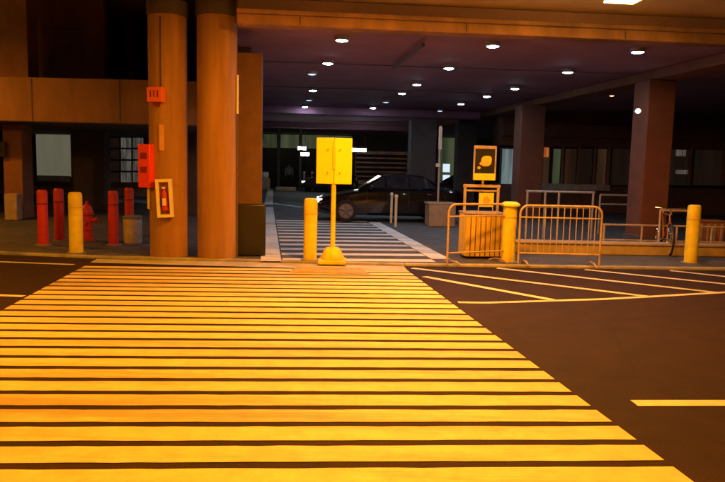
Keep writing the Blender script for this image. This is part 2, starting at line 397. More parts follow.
sodium(lampp.x, 9.8, 130, 'glowing sodium lamp at the top edge in front of the beam', z=lampp.z + .19)
SP = 410
sodium(.6, 8.5, SP * 1.0, 'sodium lamp over the middle of the crosswalk')
sodium(-5.2, 5.6, SP * .55, 'sodium lamp over the left end of the crosswalk')
sodium(7.6, 6.0, SP * .2, 'sodium lamp over the empty right lane')
sodium(.3, 3.2, SP * .6, 'sodium lamp over the near end of the crosswalk')
sodium(-12.5, 8.0, SP * 1.0, 'added unseen sodium lamp far left of the columns, brightening the left building')  # added lamp, out of view, to brighten the parapet band

sodium(-10.5, 14.2, 150, 'sodium lamp outside the left building beyond the picture edge', z=5.0)  # added lamp, out of view, to lift the dark upper storey

# ------------------------------------------------------------------ round columns
def round_column(px0, px1, py, label):
    g = G((px0 + px1) / 2, py, PZ); r = (px1 - px0) / 2 / F * g.y
    g.y += r * .9
    t = thing('round_column', label, 'column', (g.x, g.y, PZ), 0, 'round concrete columns beside the crosswalk')
    MB().lathe([(r, 0), (r, 1.2), (r, 2.4), (r * .995, zT - PZ - .24)], 48).build('shaft', 'col_concrete', t)
    MB().lathe([(r + .012, zT - PZ - .24), (r + .02, zT - PZ - .2), (r + .02, zT - PZ - .002)], 48).build('capital', 'dark_concrete', t)
    s = MB()
    for z in (1.22, 2.44, 3.66):
        s.torus((0, 0, z), r, .004, 'z', 48, 6)
    s.build('formwork_seam', 'col_concrete', t)
    return g, r
c1, r1 = round_column(145.5, 183.5, 257.5, 'left round concrete column carrying the red box and framed sign')
c2, r2 = round_column(193.5, 233.5, 259, 'right round concrete column, bare, beside the dark cabinet')
deck2 = None
def on_col(px, py, rad=r1, c=c1):         # a point on the near face of a column
    d = ray(px, py); a = d.x ** 2 + d.y ** 2; ox, oy = -c.x, -c.y
    b = 2 * (d.x * ox + d.y * oy); cc = ox * ox + oy * oy - rad ** 2
    disc = b * b - 4 * a * cc
    if disc < 0: disc = 0
    return CAM + d * ((-b - math.sqrt(disc)) / (2 * a))
ppm = c1.y / F
# red exit-like box
def facing(p): return math.atan2(p.x - c1.x, -(p.y - c1.y))
p = on_col(158, 95)
t = thing('wall_sign', 'small orange red sign box high on the left round column', 'sign', p, facing(p))
MB().box((0, -.06, 0), (16 * ppm, .12, 14 * ppm)).build('sign_box', 'orange_sign', t, bevel=.01)
mk = MB()
for i in (-1, 0, 1): mk.box((i * .065, -.124, .012), (.02, .006, .11))
mk.build('lettering', 'dark_red', t)
MB().box((0, -.05, -.155), (.08, .1, .05)).build('bracket', 'dark_red', t)
cd = [Vector((p.x + .05, p.y - .01, p.z + .13)), Vector((p.x + .05, p.y - .01, zT - .3))]
t = tag(MB().tube(cd, .014).build('conduit', 'dark_concrete'), 'thin conduit running up the left column from the orange sign', 'pipe')
p = on_col(162, 137.5)
t = thing('notice_strip', 'narrow vertical pale orange notice on the left round column', 'sign', p, facing(p))
MB().box((0, -.012, 0), (4.6 * ppm, .024, 25 * ppm)).build('plate', 'pale_label', t, bevel=.004)
p = on_col(152, 166); q = at(147.5, 166, p.y - .02)
t = thing('call_box', 'red emergency box fixed to the left edge of the left round column', 'emergency box', (q.x, q.y, q.z), -R(20))
MB().box((0, 0, 0), (14 * ppm, .2, 42 * ppm)).build('case', 'red_bright', t, bevel=.015)
MB().box((0, -.103, .17), (.13, .012, .10)).build('upper_panel', 'dark_red', t, bevel=.003)
MB().box((0, -.103, -.06), (.13, .012, .10)).build('lower_panel', 'dark_red', t, bevel=.003)
MB().box((.06, .12, .05), (.16, .1, .1)).build('bracket', 'grey_metal', t)
MB().tube([(-.0, .02, -.36), (-.0, .02, -.72)], .022).build('conduit_pipe', 'cream', t)
p = on_col(165.5, 198)
t = thing('extinguisher_cabinet', 'cream framed fire extinguisher cabinet hung slightly askew on the left column', 'cabinet', p, facing(p) )
t.rotation_euler = (0, R(-3), facing(p))
w, h = 15 * ppm, 37 * ppm; b = .05
fr = MB(); fr.box((-w / 2 + b / 2, -.07, 0), (b, .14, h)); fr.box((w / 2 - b / 2, -.07, 0), (b, .14, h))
fr.box((0, -.07, h / 2 - b / 2), (w - 2 * b, .14, b)); fr.box((0, -.07, -h / 2 + b / 2), (w - 2 * b, .14, b))
fr.build('frame', 'cream', t, bevel=.004)
MB().box((0, -.02, 0), (w - 2 * b, .04, h - 2 * b)).build('back_panel', 'rust', t)
ex = MB().lathe([(.045, -.2), (.05, -.18), (.05, .06), (.03, .11), (.018, .13), (.018, .16)], 16, (0, -.085, 0)).build('extinguisher', 'red', t)
MB().box((0, -.1, .175), (.05, .05, .03)).build('valve', 'cream', ex)
MB().box((0, -.137, -.06), (.06, .008, .12)).build('label_plate', 'cream', ex)

# pipe beside column two, cabinet and pier
pp = on_col(237, 160, r2, c2)
zp0, zp1 = at(237, 76, c2.y).z, at(237, 114, c2.y).z
t = thing('downpipe', 'thin downpipe with a white upper sleeve on the right side of the bare round column', 'pipe', (c2.x + r2 + .018, c2.y - .06, PZ))
MB().tube([(0, 0, 0), (0, 0, zp0 - PZ)], .012).build('pipe', 'dark_concrete', t)
MB().tube([(0, 0, zp1 - PZ), (0, 0, zp0 - PZ + .01)], .02).build('sleeve', 'white', t)
zC = 3.96                                  # garage ceiling
g = G(249, 256.5, PZ); zp = at(247, 52, g.y).z
t = thing('square_pier', 'brown square concrete pier with dark base behind the bare round column', 'pier', (g.x - .10, g.y + .38, PZ), A_WALK)
MB().box((0, 0, (zp - PZ) / 2), (.52, .7, zp - PZ)).build('shaft', 'brick', t, bevel=.02)
MB().box((.01, 0, .46), (.64, .76, .92)).build('base_wrap', 'gloss_black', t, bevel=.03)

# ------------------------------------------------------------------ parking garage (middle and right)
gar = thing('parking_garage', 'concrete parking garage ceiling with hanging beams over the white crossing', 'parking garage')
def plan(o, n): return E * o + N * n       # lateral, along-walk coordinates
O = Vector((0, 0, 0))
def pl(o, n): v = plan(o, n); return (v.x, v.y)
def cquad(o0, n0, o1, n1): return [pl(o0, n0), pl(o1, n0), pl(o1, n1), pl(o0, n1)]
MB().slab(cquad(-.6, 11.75, 45, 52), zC, zC + .4).build('ceiling', 'ceiling', gar)
MB().slab(cquad(8.55, 11.8, 9.15, 50), zC - .22, zC - .003).build('side_beam', 'pier_brown', gar, bevel=.02)
MB().slab(cquad(-.75, 14.1, -.35, 50), zC - .6, zC - .004).build('edge_beam', 'dark_concrete', gar, bevel=.02)
cb = MB()
for n in (27.5, 38.0): MB().slab(cquad(-.3, n, 8.54, n + .6), zC - .3, zC - .005).build('cross_beam', 'ceiling', gar, bevel=.02)
for o_, n0_, n1_, rr in ((2.75, 12.4, 15.4, .035),):
    q0, q1 = plan(o_, n0_), plan(o_, n1_)
    MB().tube([(q0.x, q0.y, zC - .12), (q1.x, q1.y, zC - .12)], rr).build('ceiling_pipe', 'dark_concrete', gar)
for n_ in (15.6, 20.5):
    q0, q1 = plan(-.3, n_), plan(8.5, n_)
    MB().tube([(q0.x, q0.y, zC - .05), (q1.x, q1.y, zC - .03)], .012).build('conduit', 'dark_concrete', gar)
def pier(px0, px1, Y, label, m='pier_brown', dd=.7, ztop=zC):
    a, b = at(px0, 200, Y), at(px1, 200, Y)
    t = thing('concrete_column', label, 'column', ((a.x + b.x) / 2, Y + dd / 2, PZ), A_ST)
    MB().box((0, 0, (ztop - PZ) / 2 - .001), (b.x - a.x, dd, ztop - PZ - .002)).build('shaft', m, t, bevel=.03)
    MB().box((0, 0, .09), (b.x - a.x + .06, dd + .06, .18)).build('base', 'dark_concrete', t, bevel=.02)
    return t
pier(516, 541, 22.2, 'square brown column behind the yellow signs', ztop=zC - .22)
pier(639.5, 668, 15.6, 'broad brown column at right behind the grey railing', ztop=zC - .22)
pier(408, 434, 27.0, 'dark reddish column behind the parked black car', 'dark_concrete', ztop=zC - .45)
pier(455, 474, 30.0, 'dark column left of the framed yellow sign', 'dark_concrete')

# ceiling lamps
row_names = {}
LS = [  # px, py, lit, label
 (342, 36, 1, 'nearest ceiling light in the left row'), (328, 60, 1, 'second ceiling light in the left row'), (313, 88, 1, 'third lit ceiling light in the left row'), (305, 105, 1, 'farthest lit ceiling light in the left row'),
 (312, 71, 0, 'unlit ceiling light between second and third of the left row'), (309, 98, 0, 'unlit ceiling light near the far end of the left row'),
 (493, 42, 1, 'nearest ceiling light in the middle row, close to the beam'), (449, 65, 1, 'second ceiling light in the middle row'), (417, 82, 1, 'third ceiling light in the middle row'), (402, 91, 1, 'fourth ceiling light in the middle row'), (386, 100, 0, 'unlit ceiling light in the middle row'), (373, 106, 1, 'farthest ceiling light in the middle row'),
 (638, 48, 1, 'nearest ceiling light in the right row, close to the beam'), (568, 69, 1, 'second ceiling light in the right row'), (515, 86, 1, 'third ceiling light in the right row'), (487, 94, 1, 'small fourth ceiling light in the right row'), (461, 102, 1, 'fifth ceiling light in the right row'), (440, 109, 0, 'unlit farthest ceiling light in the right row'),
 (612, 93, 2, 'small amber ceiling light beyond the side beam'),
]
for px, py, lit, lab in LS:
    g = G(px, py, zC)
    t = thing('ceiling_light', lab, 'ceiling light', (g.x, g.y, zC - .001), A_WALK, 'small lights on the garage ceiling')
    q_ = .1 if lit != 2 else .065
    MB().lathe([(q_ + .035, 0), (q_ + .035, -.05), (q_ + .028, -.075), (q_ + .012, -.08), (q_ + .012, -.02)], 24).build('housing', 'grey_metal', t)
    MB().lathe([(q_, -.03), (q_, -.075), (q_ * .8, -.09), (q_ * .4, -.098)], 24).build('diffuser', {0: 'lamp_dim', 1: 'lamp_cool', 2: 'lamp_amber'}[lit], t)
for px, py, Y, lab in ((546, 102, 22.0, 'small bright lamp at the top right edge of the square brown column'), (638, 111, 15.35, 'bright oval lamp on the left edge of the broad brown column')):
    v = at(px, py, Y)
    t = thing('column_lamp', lab, 'lamp', v, 0, 'lamps fixed to the brown columns')
    MB().cyl((0, .05, 0), (0, .2, 0), .03).build('bracket', 'grey_metal', t)
    MB().lathe([(.01, -.05), (.036, -.04), (.056, -.014), (.056, .014), (.036, .04), (.01, .05)], 24).build('globe', 'lamp_column', t)

# ------------------------------------------------------------------ far end of the garage
def wallbox(mb, x0, y0, x1, y1, Y, depth, rz=0):
    a, b = at(x0, y1, Y), at(x1, y0, Y)
    return mb.box(((a.x + b.x) / 2, Y + depth / 2, (a.z + b.z) / 2), (abs(b.x - a.x), depth, abs(b.z - a.z)))
YF = 52.0
far = thing('far_building', 'dim building closing the far end of the garage with lit strips', 'building')
MB().box((10, YF + 1.5, 3.5), (110, 2, 7.5)).build('wall', 'dark_concrete', far)
wallbox(MB(), 257, 136, 352, 147, YF - 1.0, .8).build('fascia', 'glow_green', far)  # fluorescent light falling on the fascia is given as its own emission
wallbox(MB(), 355, 152, 408, 184, YF - .6, .5).build('louvre_wall', 'glow_brown', far)  # light on this wall is put in as emission of the wall itself
lv = MB()
for i in range(6): wallbox(lv, 356, 155 + i * 4.6, 407, 156.8 + i * 4.6, YF - .9, .2)
lv.build('louvre', 'brick', far)
wallbox(MB(), 440, 138, 456, 190, YF - .6, .5).build('doorway', 'glow_green', far)
wallbox(MB(), 443, 164, 450, 172, YF - .9, .2).build('window', 'win_bright', far)
wallbox(MB(), 443, 175, 450, 181, YF - .9, .2).build('window', 'win_bright', far)
for x0, y0, x1, y1, Y, lab in ((298, 147, 306, 149.5, 40, 'upper fluorescent tube far down the walkway'), (301, 153, 309, 155.5, 37, 'lower fluorescent tube far down the walkway'), (350, 148.5, 366, 151.5, 36, 'long fluorescent tube right of the yellow sign panel'),
                              (122, 135.5, 141, 138, 27.0, 'fluorescent tube left of the left round column'), (187, 136.5, 198, 139.5, 27.0, 'fluorescent tube seen between the round columns')):
    a, b = at(x0, y0, Y), at(x1, y1, Y)
    t = thing('tube_light', lab, 'tube light', ((a.x + b.x) / 2, Y, (a.z + b.z) / 2))
    L = b.x - a.x
    MB().tube([(-L / 2, 0, 0), (L / 2, 0, 0)], .07 if Y < 30 else .085).build('tube', 'tube', t)
    MB().box((0, 0, .13), (L + .1, .16, .09)).build('housing', 'grey_metal', t)
    for s in (-.4, .4): MB().cyl((s * L, 0, .17), (s * L, 0, .7 if Y > 30 else .25), .012).build('hanger', 'grey_metal', t)

# ------------------------------------------------------------------ left building
YL = 17.0
lbx1 = at(244, 100, YL).x
left = thing('parking_structure', 'two storey concrete parking building at left with brown parapet band', 'building')
x0 = -60
def lx(y): return lbx1 + (y - YL) * N.x / N.y
def lplan(ya, yb): return [(x0, ya), (lx(ya), ya), (lx(yb), yb), (x0, yb)]
zb0, zb1 = at(70, 122.5, YL).z, at(70, 78, YL).z
MB().box(((x0 + lbx1) / 2, YL + .2, (zb0 + zb1) / 2), (lbx1 - x0, .4, zb1 - zb0)).build('parapet', 'concrete', left, bevel=.02)
for px in (32, 120):
    v = at(px, 100, YL); MB().box((v.x, YL - .003, (zb0 + zb1) / 2), (.03, .006, zb1 - zb0 - .06)).build('panel_joint', 'dark_concrete', left)
MB().slab(lplan(YL + .402, YL + 14), zb0, zb0 + .3).build('floor_slab', 'dark_concrete', left)
MB().slab(lplan(YL, YL + 14.6), 6.35, 6.85).build('roof_slab', 'concrete', left)
MB().slab(lplan(YL + 14.2, YL + 14.5), PZ - .05, 6.345).build('rear_wall', 'concrete', left)
MB().slab([(lx(YL + .41) - .3, YL + .41), (lx(YL + .41) - .005, YL + .41), (lx(YL + 14) - .005, YL + 14.19), (lx(YL + 14) - .3, YL + 14.19)], zb0 + .305, 6.345).build('end_wall', 'dark_concrete', left)
MB().box(((x0 + at(104, 60, YL + 3.6).x) / 2, YL + 3.8, (zb0 + .305 + 6.345) / 2), (at(104, 60, YL + 3.6).x - x0, .3, 6.04 - zb0)).build('upper_wall', 'concrete', left)
v = at(104, 66, YL + 3.55)
MB().box((v.x - .15, YL + 3.62, v.z - .05), (.3, .05, .75)).build('wall_panel', 'concrete', left, bevel=.01)
v = at(66, 31, YL + 3.4)
MB().box((v.x, YL + 3.45, v.z), (1.0, .2, .09)).build('tray', 'grey_metal', left, bevel=.01)
for px0, px1, Y in ((-20, 28, YL + .9), (126, 134, YL + 6)):
    a, b = at(px0, 60, Y), at(px1, 60, Y)
    MB().box(((a.x + b.x) / 2, Y + .3, (zb0 + .3 + 6.35) / 2), (b.x - a.x, .6, 6.35 - zb0 - .3)).build('upper_pier', 'beam_red', left, bevel=.02)
for px0, px1, Y in ((3, 22, YL + 1.2), (72, 104, YL + 5.0), (186, 196, YL + 4)):
    a, b = at(px0, 160, Y), at(px1, 160, Y)
    MB().box(((a.x + b.x) / 2, Y + .3, (zb0 + PZ) / 2), (b.x - a.x, .6, zb0 - PZ - .002)).build('ground_pier', 'beam_red' if px0 < 50 else 'dark_concrete', left, bevel=.02)
wd = wallbox(MB(), 34, 126, 72, 186, 25.6, .1).build('window', 'black', left)
wallbox(MB(), 37, 134, 70, 176, 25.55, .02).build('pane', 'win_beige', wd)
wallbox(MB(), 37, 127.5, 68, 130, 25.5, .05).build('lit_head', 'win_grey', wd)
wallbox(MB(), 37, 176, 70, 181, 25.5, .05).build('sill', 'win_dark', wd)
wd = wallbox(MB(), 106, 134, 152, 188, 26.4, .1).build('window', 'black', left)
for i in range(3):
    for j in range(4):
        wallbox(MB(), 109 + i * 12, 138 + j * 11.5, 119 + i * 12, 147.5 + j * 11.5, 26.35, .02).build('pane', 'win_grey' if i > 0 else 'win_dark', wd)
wallbox(MB(), 111, 132.5, 141, 135, 26.3, .06).build('lit_head', 'win_grey', wd)
# small plate on the nearest ground pier
v = at(2, 149, YL + 1.1)
tag(MB().box((v.x, v.y - .02, v.z), (.22, .06, .4)).build('pier_plate', 'black', bevel=.01), 'small dark plate on the left edge pier', 'plate')
v = at(13, 194, YL + .8)
tag(MB().box((v.x, v.y, PZ + .35), (.34, .3, .7)).build('drum_box', 'planter', bevel=.03), 'small brown box at the foot of the left edge pier', 'box')

# ------------------------------------------------------------------ right building
YR = 27.0
rb_ = thing('office_building', 'low dark brown office with dim windows behind the railings', 'building')
a, b = at(500, 200, YR), at(980, 200, YR)
zs_ = at(590, 186, YR).z
MB().box(((a.x + b.x) / 2, YR + 1.2, zs_ / 2), (b.x - a.x, 2, zs_)).build('lower_wall', 'brick', rb_)
MB().box(((a.x + b.x) / 2, YR + 1.2, (at(590, 147, YR).z + zC - .01) / 2), (b.x - a.x, 2, zC - .01 - at(590, 147, YR).z)).build('upper_wall', 'pier_brown', rb_)
MB().box(((a.x + b.x) / 2, YR + .08, at(590, 131, YR).z), (b.x - a.x, .24, .5)).build('band_course', 'pier_brown', rb_, bevel=.02)
for x0_, x1_, m in ((500, 515, 'win_blue'), (539, 551, 'glow_brown'), (551, 562, 'glow_green'), (563, 578, 'glow_brown'), (578, 594, 'win_dark'), (595, 608, 'glow_brown'), (610, 634, 'win_dark'), (668, 690, 'win_dark'), (692, 724, 'win_dark'), (726, 760, 'win_dark')):
    wd = wallbox(MB(), x0_, 147, x1_, 186, YR + .4, .3).build('window', 'black', rb_)
    wallbox(MB(), x0_ + 1, 149, x1_ - 1, 185, YR + .36, .03).build('pane', m, wd)
for px in (538, 563, 579, 595, 609, 635, 667, 691, 725): wallbox(MB(), px - .7, 147, px + .7, 186, YR + .15, .2).build('mullion', 'beam_red', rb_)
wallbox(MB(), 540, 185, 610, 189.5, YR - .1, .3).build('sill', 'kerb', rb_)
v = wallbox(MB(), 541, 147.5, 549, 157, YR + .2, .08).build('lit_poster', 'poster_amber', rb_)
wallbox(MB(), 676, 150, 686, 156, YR + .3, .05).build('lit_panel', 'win_grey', rb_)
wallbox(MB(), 676, 170, 690, 174, YR + .3, .05).build('lit_panel', 'win_grey', rb_)

# ------------------------------------------------------------------ bollards
def make_bollard(m, h, r, ring=True, cap=False):
    t = thing('bollard', '', 'bollard')
    MB().lathe([(r, 0), (r, h - .06), (r * .93, h - .02), (r * .7, h)], 28).build('post', m, t)
    if ring: MB().lathe([(r + .004, h - .27), (r + .006, h - .265), (r + .006, h - .25), (r + .004, h - .245)], 28).build('band', 'yellow_dark' if m == 'yellow' else 'dark_red', t)
    if cap: MB().lathe([(r * 1.25, h - .07), (r * 1.4, h - .06), (r * 1.4, h - .03), (r * .9, h + .01)], 28).build('cap', 'yellow_panel', t)
    MB().lathe([(r + .05, 0), (r + .05, .012), (r, .016)], 28).build('base_plate', 'grey_metal', t)
    return t
def put(t, px, py, label, group, first):
    g = G(px, py, PZ)
    if first: t.location = (g.x, g.y + .1, PZ); t['label'] = label; t['group'] = group
    else: return dup(t, (g.x, g.y + .1, PZ), 0, label, group)
yb = make_bollard('yellow', 1.06, .115)
yg = 'yellow steel bollards along the kerb'
put(yb, 309.5, 261, 'yellow bollard just left of the yellow sign post', yg, True)
put(yb, 74, 253.5, 'yellow bollard among the red bollards at left', yg, False)
put(yb, 693, 263.5, 'yellow bollard at far right beside the bicycle', yg, False)
yc = make_bollard('yellow', 1.05, .12, cap=True)
yc['label'] = 'x'; put(yc, 509, 262.5, 'yellow bollard with wide cap between the two crowd barriers', yg, True)
rbm = make_bollard('red', 1.04, .095)
rg = 'red bollards at left'
put(rbm, 41, 245.5, 'leftmost of the four red bollards', rg, True)
put(rbm, 57.5, 241, 'darker red bollard just left of the left yellow bollard', rg, False)
put(rbm, 112, 245.5, 'red bollard right of the fire hydrant', rg, False)
put(rbm, 128, 236, 'red bollard standing behind the beige bin', rg, False)

# hydrant
g = G(87.5, 240.5, PZ)
t = thing('fire_hydrant', 'red fire hydrant between the left yellow bollard and a red bollard', 'hydrant', (g.x, g.y, PZ))
MB().lathe([(.16, 0), (.16, .03), (.105, .05), (.1, .22), (.125, .225), (.125, .25), (.1, .26), (.1, .5), (.14, .52), (.14, .55), (.12, .565), (.115, .62), (.085, .69), (.04, .73), (.028, .74), (.028, .79), (.015, .80)], 24).build('barrel', 'red', t)
for s_ in (-1, 1):
    nz = MB(); nz.cyl((s_ * .08, 0, .42), (s_ * .17, 0, .42), .045); nz.cyl((s_ * .17, 0, .42), (s_ * .21, 0, .42), .06, n=8); nz.cyl((s_ * .21, 0, .42), (s_ * .235, 0, .42), .02, n=5)
    nz.build('side_nozzle', 'red', t)
MB().cyl((0, -.18, .38), (0, 0, .38), .06).build('front_nozzle', 'red', t)
# bin
g = G(133, 242.5, PZ)
t = thing('litter_bin', 'beige round litter bin in front of a red bollard', 'bin', (g.x, g.y, PZ))
MB().lathe([(.17, 0), (.175, .03), (.18, .46), (.175, .48)], 28).build('body', 'beige', t)
MB().lathe([(.185, .48), (.19, .49), (.19, .525), (.16, .54)], 28).build('rim', 'grey_metal', t)

# ------------------------------------------------------------------ yellow sign on crosswalk end
g = G(332, 264, PZ)
sy = g.y + .12
t = thing('yellow_sign', 'tall yellow double panel sign on a yellow post and flared base', 'sign', (g.x, sy, PZ), 0)
k = sy / F
hb = 16 * k
MB().box((0, 0, .035), (.46, .46, .07)).build('foot', 'yellow', t, bevel=.02)
MB().lathe([(.205, .07), (.2, .1), (.13, .245), (.10, .265), (.06, .27)], 8).build('base', 'yellow', t, bevel=.01)
ztop = at(335, 138, sy).z - PZ; zbot = at(335, 184, sy).z - PZ
MB().cyl((0, 0, .26), (0.0, 0, ztop - .03), .04).build('post', 'yellow', t)
pw = 17.6 * k
for s, a in ((-1, R(-9)), (1, R(9))):
    pb = MB(); pb.box((s * (pw / 2 + .004), 0, 0), (pw, .022, ztop - zbot))
    o = pb.build('panel', 'yellow_panel', t, bevel=.008)
    o.location = (0, -.052, (ztop + zbot) / 2); o.rotation_euler = (0, 0, a * 1)
    if s > 0: o['label'] = 'right panel half'
    else: o['label'] = 'left panel half'
for s in (-1, 1):
    for q in (.25, .75): MB().cyl((s * .1, -.066, zbot + q * (ztop - zbot)), (s * .1, -.080, zbot + q * (ztop - zbot)), .012, n=10).build('bolt', 'steel', t)
MB().box((0, -.072, (ztop + zbot) / 2 + .1), (.045, .014, (ztop - zbot) * .62)).build('channel', 'yellow', t, bevel=.004)

# ------------------------------------------------------------------ crowd barriers
def barrier(p0, p1, h, label, pitch=.1):
    d = p1 - p0; L = d.length; c = (p0 + p1) / 2
    t = thing('crowd_barrier', label, 'barrier', (c.x, c.y, PZ), math.atan2(d.y, d.x), 'steel crowd barriers by the kerb')
    rr = .14; pts = []
    pts.append((-L / 2, 0, .02))
    for i in range(7):
        a = math.pi - i * math.pi / 12; pts.append((-L / 2 + rr + rr * math.cos(a), 0, h - rr + rr * math.sin(a)))
    for i in range(7):
        a = math.pi / 2 - i * math.pi / 12; pts.append((L / 2 - rr + rr * math.cos(a), 0, h - rr + rr * math.sin(a)))
    pts.append((L / 2, 0, .02))
    MB().tube(pts, .019).build('frame', 'barrier', t)
    MB().tube([(-L / 2, 0, .2), (L / 2, 0, .2)], .015).build('lower_rail', 'barrier', t)
    MB().tube([(-L / 2, 0, h * .8), (L / 2, 0, h * .8)], .013).build('upper_rail', 'barrier', t)
    n = int(L / pitch); bars = MB()
    for i in range(1, n): bars.tube([(-L / 2 + i * L / n, 0, .2), (-L / 2 + i * L / n, 0, h - .01)], .0085, 6)
    bars.build('bar_infill', 'barrier', t)
    for s in (-1, 1): MB().tube([(s * (L / 2 - .12), -.26, .015), (s * (L / 2 - .12), -.1, .06), (s * (L / 2 - .12), .1, .06), (s * (L / 2 - .12), .26, .015)], .016).build('foot', 'barrier', t)
    return t
barrier(G(518, 264.5, PZ), G(599, 266.5, PZ), 1.02, 'long orange lit crowd barrier right of the capped yellow bollard', .1)
barrier(G(447, 265.0, PZ), G(504, 262.0, PZ) , 1.02, 'short crowd barrier standing in front of the slatted bin', .26)

# slatted bin behind barrier
g = G(483.5, 259.5, PZ)
t = thing('slatted_bin', 'yellow brown slatted litter bin behind the short crowd barrier', 'bin', (g.x, g.y + .32, PZ), A_ST)
w = 41 * g.y / F; hh = 46 * g.y / F
MB().box((0, 0, hh / 2 + .01), (w - .06, .5, hh - .04)).build('liner', 'rust', t, bevel=.02)
sl = MB(); n = 8
for i in range(n):
    x = -w / 2 + (i + .5) * w / n
    sl.box((x, -.268, hh / 2 + .02), (w / n - .018, .03, hh - .06)); sl.box((x, .268, hh / 2 + .02), (w / n - .018, .03, hh - .06))
for i in range(6):
    y = -.25 + (i + .5) * .5 / 6
    for s in (-1, 1): sl.box((s * (w / 2 - .012), y, hh / 2 + .02), (.03, .065, hh - .06))
sl.build('slats', 'timber', t, bevel=.005)
MB().box((0, 0, hh + .0), (w + .02, .6, .035)).build('top_frame', 'planter', t, bevel=.01)
# sign stand behind bin
g = G(483, 255.5, PZ); sY = g.y + .45
t = thing('sign_stand', 'brown metal stand with crossbars holding a small yellow plate', 'sign stand', (g.x, sY, PZ), 0)
ks = sY / F
zt = at(483, 184.5, sY).z - PZ
for s in (-1, 1): MB().box((s * 16.5 * ks, 0, zt / 2), (.05, .05, zt)).build('upright', 'barrier', t, bevel=.005)
MB().box((0, -.001, zt - .03), (37 * ks, .06, .055)).build('crossbar', 'barrier', t, bevel=.005)
MB().box((0, -.001, zt - .12), (33 * ks - .06, .045, .035)).build('crossbar', 'barrier', t, bevel=.005)
MB().box((5 * ks, 0, (at(489, 200, sY).z - PZ)), (15 * ks, .03, 14 * ks)).build('plate', 'yellow_panel', t, bevel=.006)
bl = MB().prism([(-3 * ks, -3 * ks), (2 * ks, -4 * ks), (4 * ks, 0), (1 * ks, 4 * ks), (-3 * ks, 2 * ks)], -.02, -.017)
o = bl.build('mark', 'yellow_dark', t); o.location = (5 * ks, 0, at(489, 200, sY).z - PZ)
# framed board on top
zc = at(484.5, 163, sY).z
t = thing('framed_board', 'dark framed sign with yellow emblem standing above the brown stand', 'sign', (at(484.5, 163, sY).x, sY - .02, zt + PZ), 0)
cz = zc - zt - PZ
W, H = 22.5 * ks, 34 * ks
MB().box((0, 0, cz), (W, .035, H)).build('board', 'black', t, bevel=.005)
b = .03; fr = MB(); fr.box((-W / 2 + b / 2, -.02, cz), (b, .02, H)); fr.box((W / 2 - b / 2, -.02, cz), (b, .02, H)); fr.box((0, -.02, cz + H / 2 - .03), (W - 2 * b, .02, .06))
fr.build('frame', 'barrier', t, bevel=.003)
MB().box((0, -.022, cz - H / 2 + .065), (W - .02, .024, .13)).build('lower_strip', 'yellow_panel', t, bevel=.004)
em = MB(); u = ks
em.prism([((1.4 + 5.2 * math.copysign(abs(math.cos(a_)) ** .7, math.cos(a_)) + .8 * math.sin(a_)) * u, (.4 + 5.2 * math.copysign(abs(math.sin(a_)) ** .7, math.sin(a_))) * u) for a_ in [2 * math.pi * i / 32 for i in range(32)]], -.026, -.016)
em.prism([((-3.2 + 2.2 * math.cos(a_)) * u, (-2.2 + 1.5 * math.sin(a_)) * u) for a_ in [2 * math.pi * i / 16 for i in range(16)]], -.0255, -.0165)
em.prism([((-5.6 + 1.7 * math.cos(a_)) * u, (-6.4 + 1.5 * math.sin(a_)) * u) for a_ in [2 * math.pi * i / 16 for i in range(16)]], -.026, -.016)
o = em.build('emblem', 'yellow', t); o.location = (0, 0, cz + .03)
MB().cyl((-.02, .0, 0), (-.02, .0, cz - H / 2), .022).build('stem', 'barrier', t)

# ------------------------------------------------------------------ low kerb wall and railings at right
a, b = G(512, 253.5, PZ), G(742, 258, PZ)
d = b - a; ang = math.atan2(d.y, d.x)
t = thing('low_wall', 'low pale concrete wall running behind the barriers at right', 'wall', ((a.x + b.x) / 2, (a.y + b.y) / 2 + .2, PZ), ang)
MB().box((0, 0, .1), (d.length, .3, .2)).build('wall_body', 'wall_pale', t, bevel=.02)
MB().box((0, 0, .222), (d.length + .02, .36, .045)).build('coping', 'wall_pale', t, bevel=.012)
def railing(pts, top, label, mids=(), posts=None, m='rail', r=.028):
    """pts: two px points on the ground line; top: height"""
    a, b = pts; d = b - a; L = d.length
    t = thing('railing', label, 'railing', (a.x, a.y, PZ), math.atan2(d.y, d.x))
    MB().tube([(0, 0, top), (L, 0, top)], r).build('top_rail', m, t)
    for z, x0, x1 in mids: MB().tube([(x0 * L, 0, z), (x1 * L, 0, z)], r * .8).build('mid_rail', m, t)
    for s in (posts or (0, 1)): MB().tube([(s * L, 0, 0), (s * L, 0, top)], r).build('post', m, t)
    return t
railing((G(524, 238, PZ), G(592, 239.5, PZ)), 1.12, 'grey pipe railing behind the long crowd barrier', ((.75, 0, 1),), (0.02, .28, .48, .98))
railing((G(598, 234, PZ), G(634, 234.5, PZ)), 1.02, 'short grey railing left of the bicycle', ((.78, 0, .85),), (0.0, 1.0))
railing((G(600, 249, PZ), G(745, 252.5, PZ)), .52, 'low brown railing running behind the bicycle', ((.2, 0, 1),), (0.02, .28, .52, .76, .99), 'barrier', .022)
railing((G(657, 252, PZ), G(690, 252.8, PZ)), .86, 'brown rack rail over the bicycle', (), (0.02, .98), 'barrier', .024)
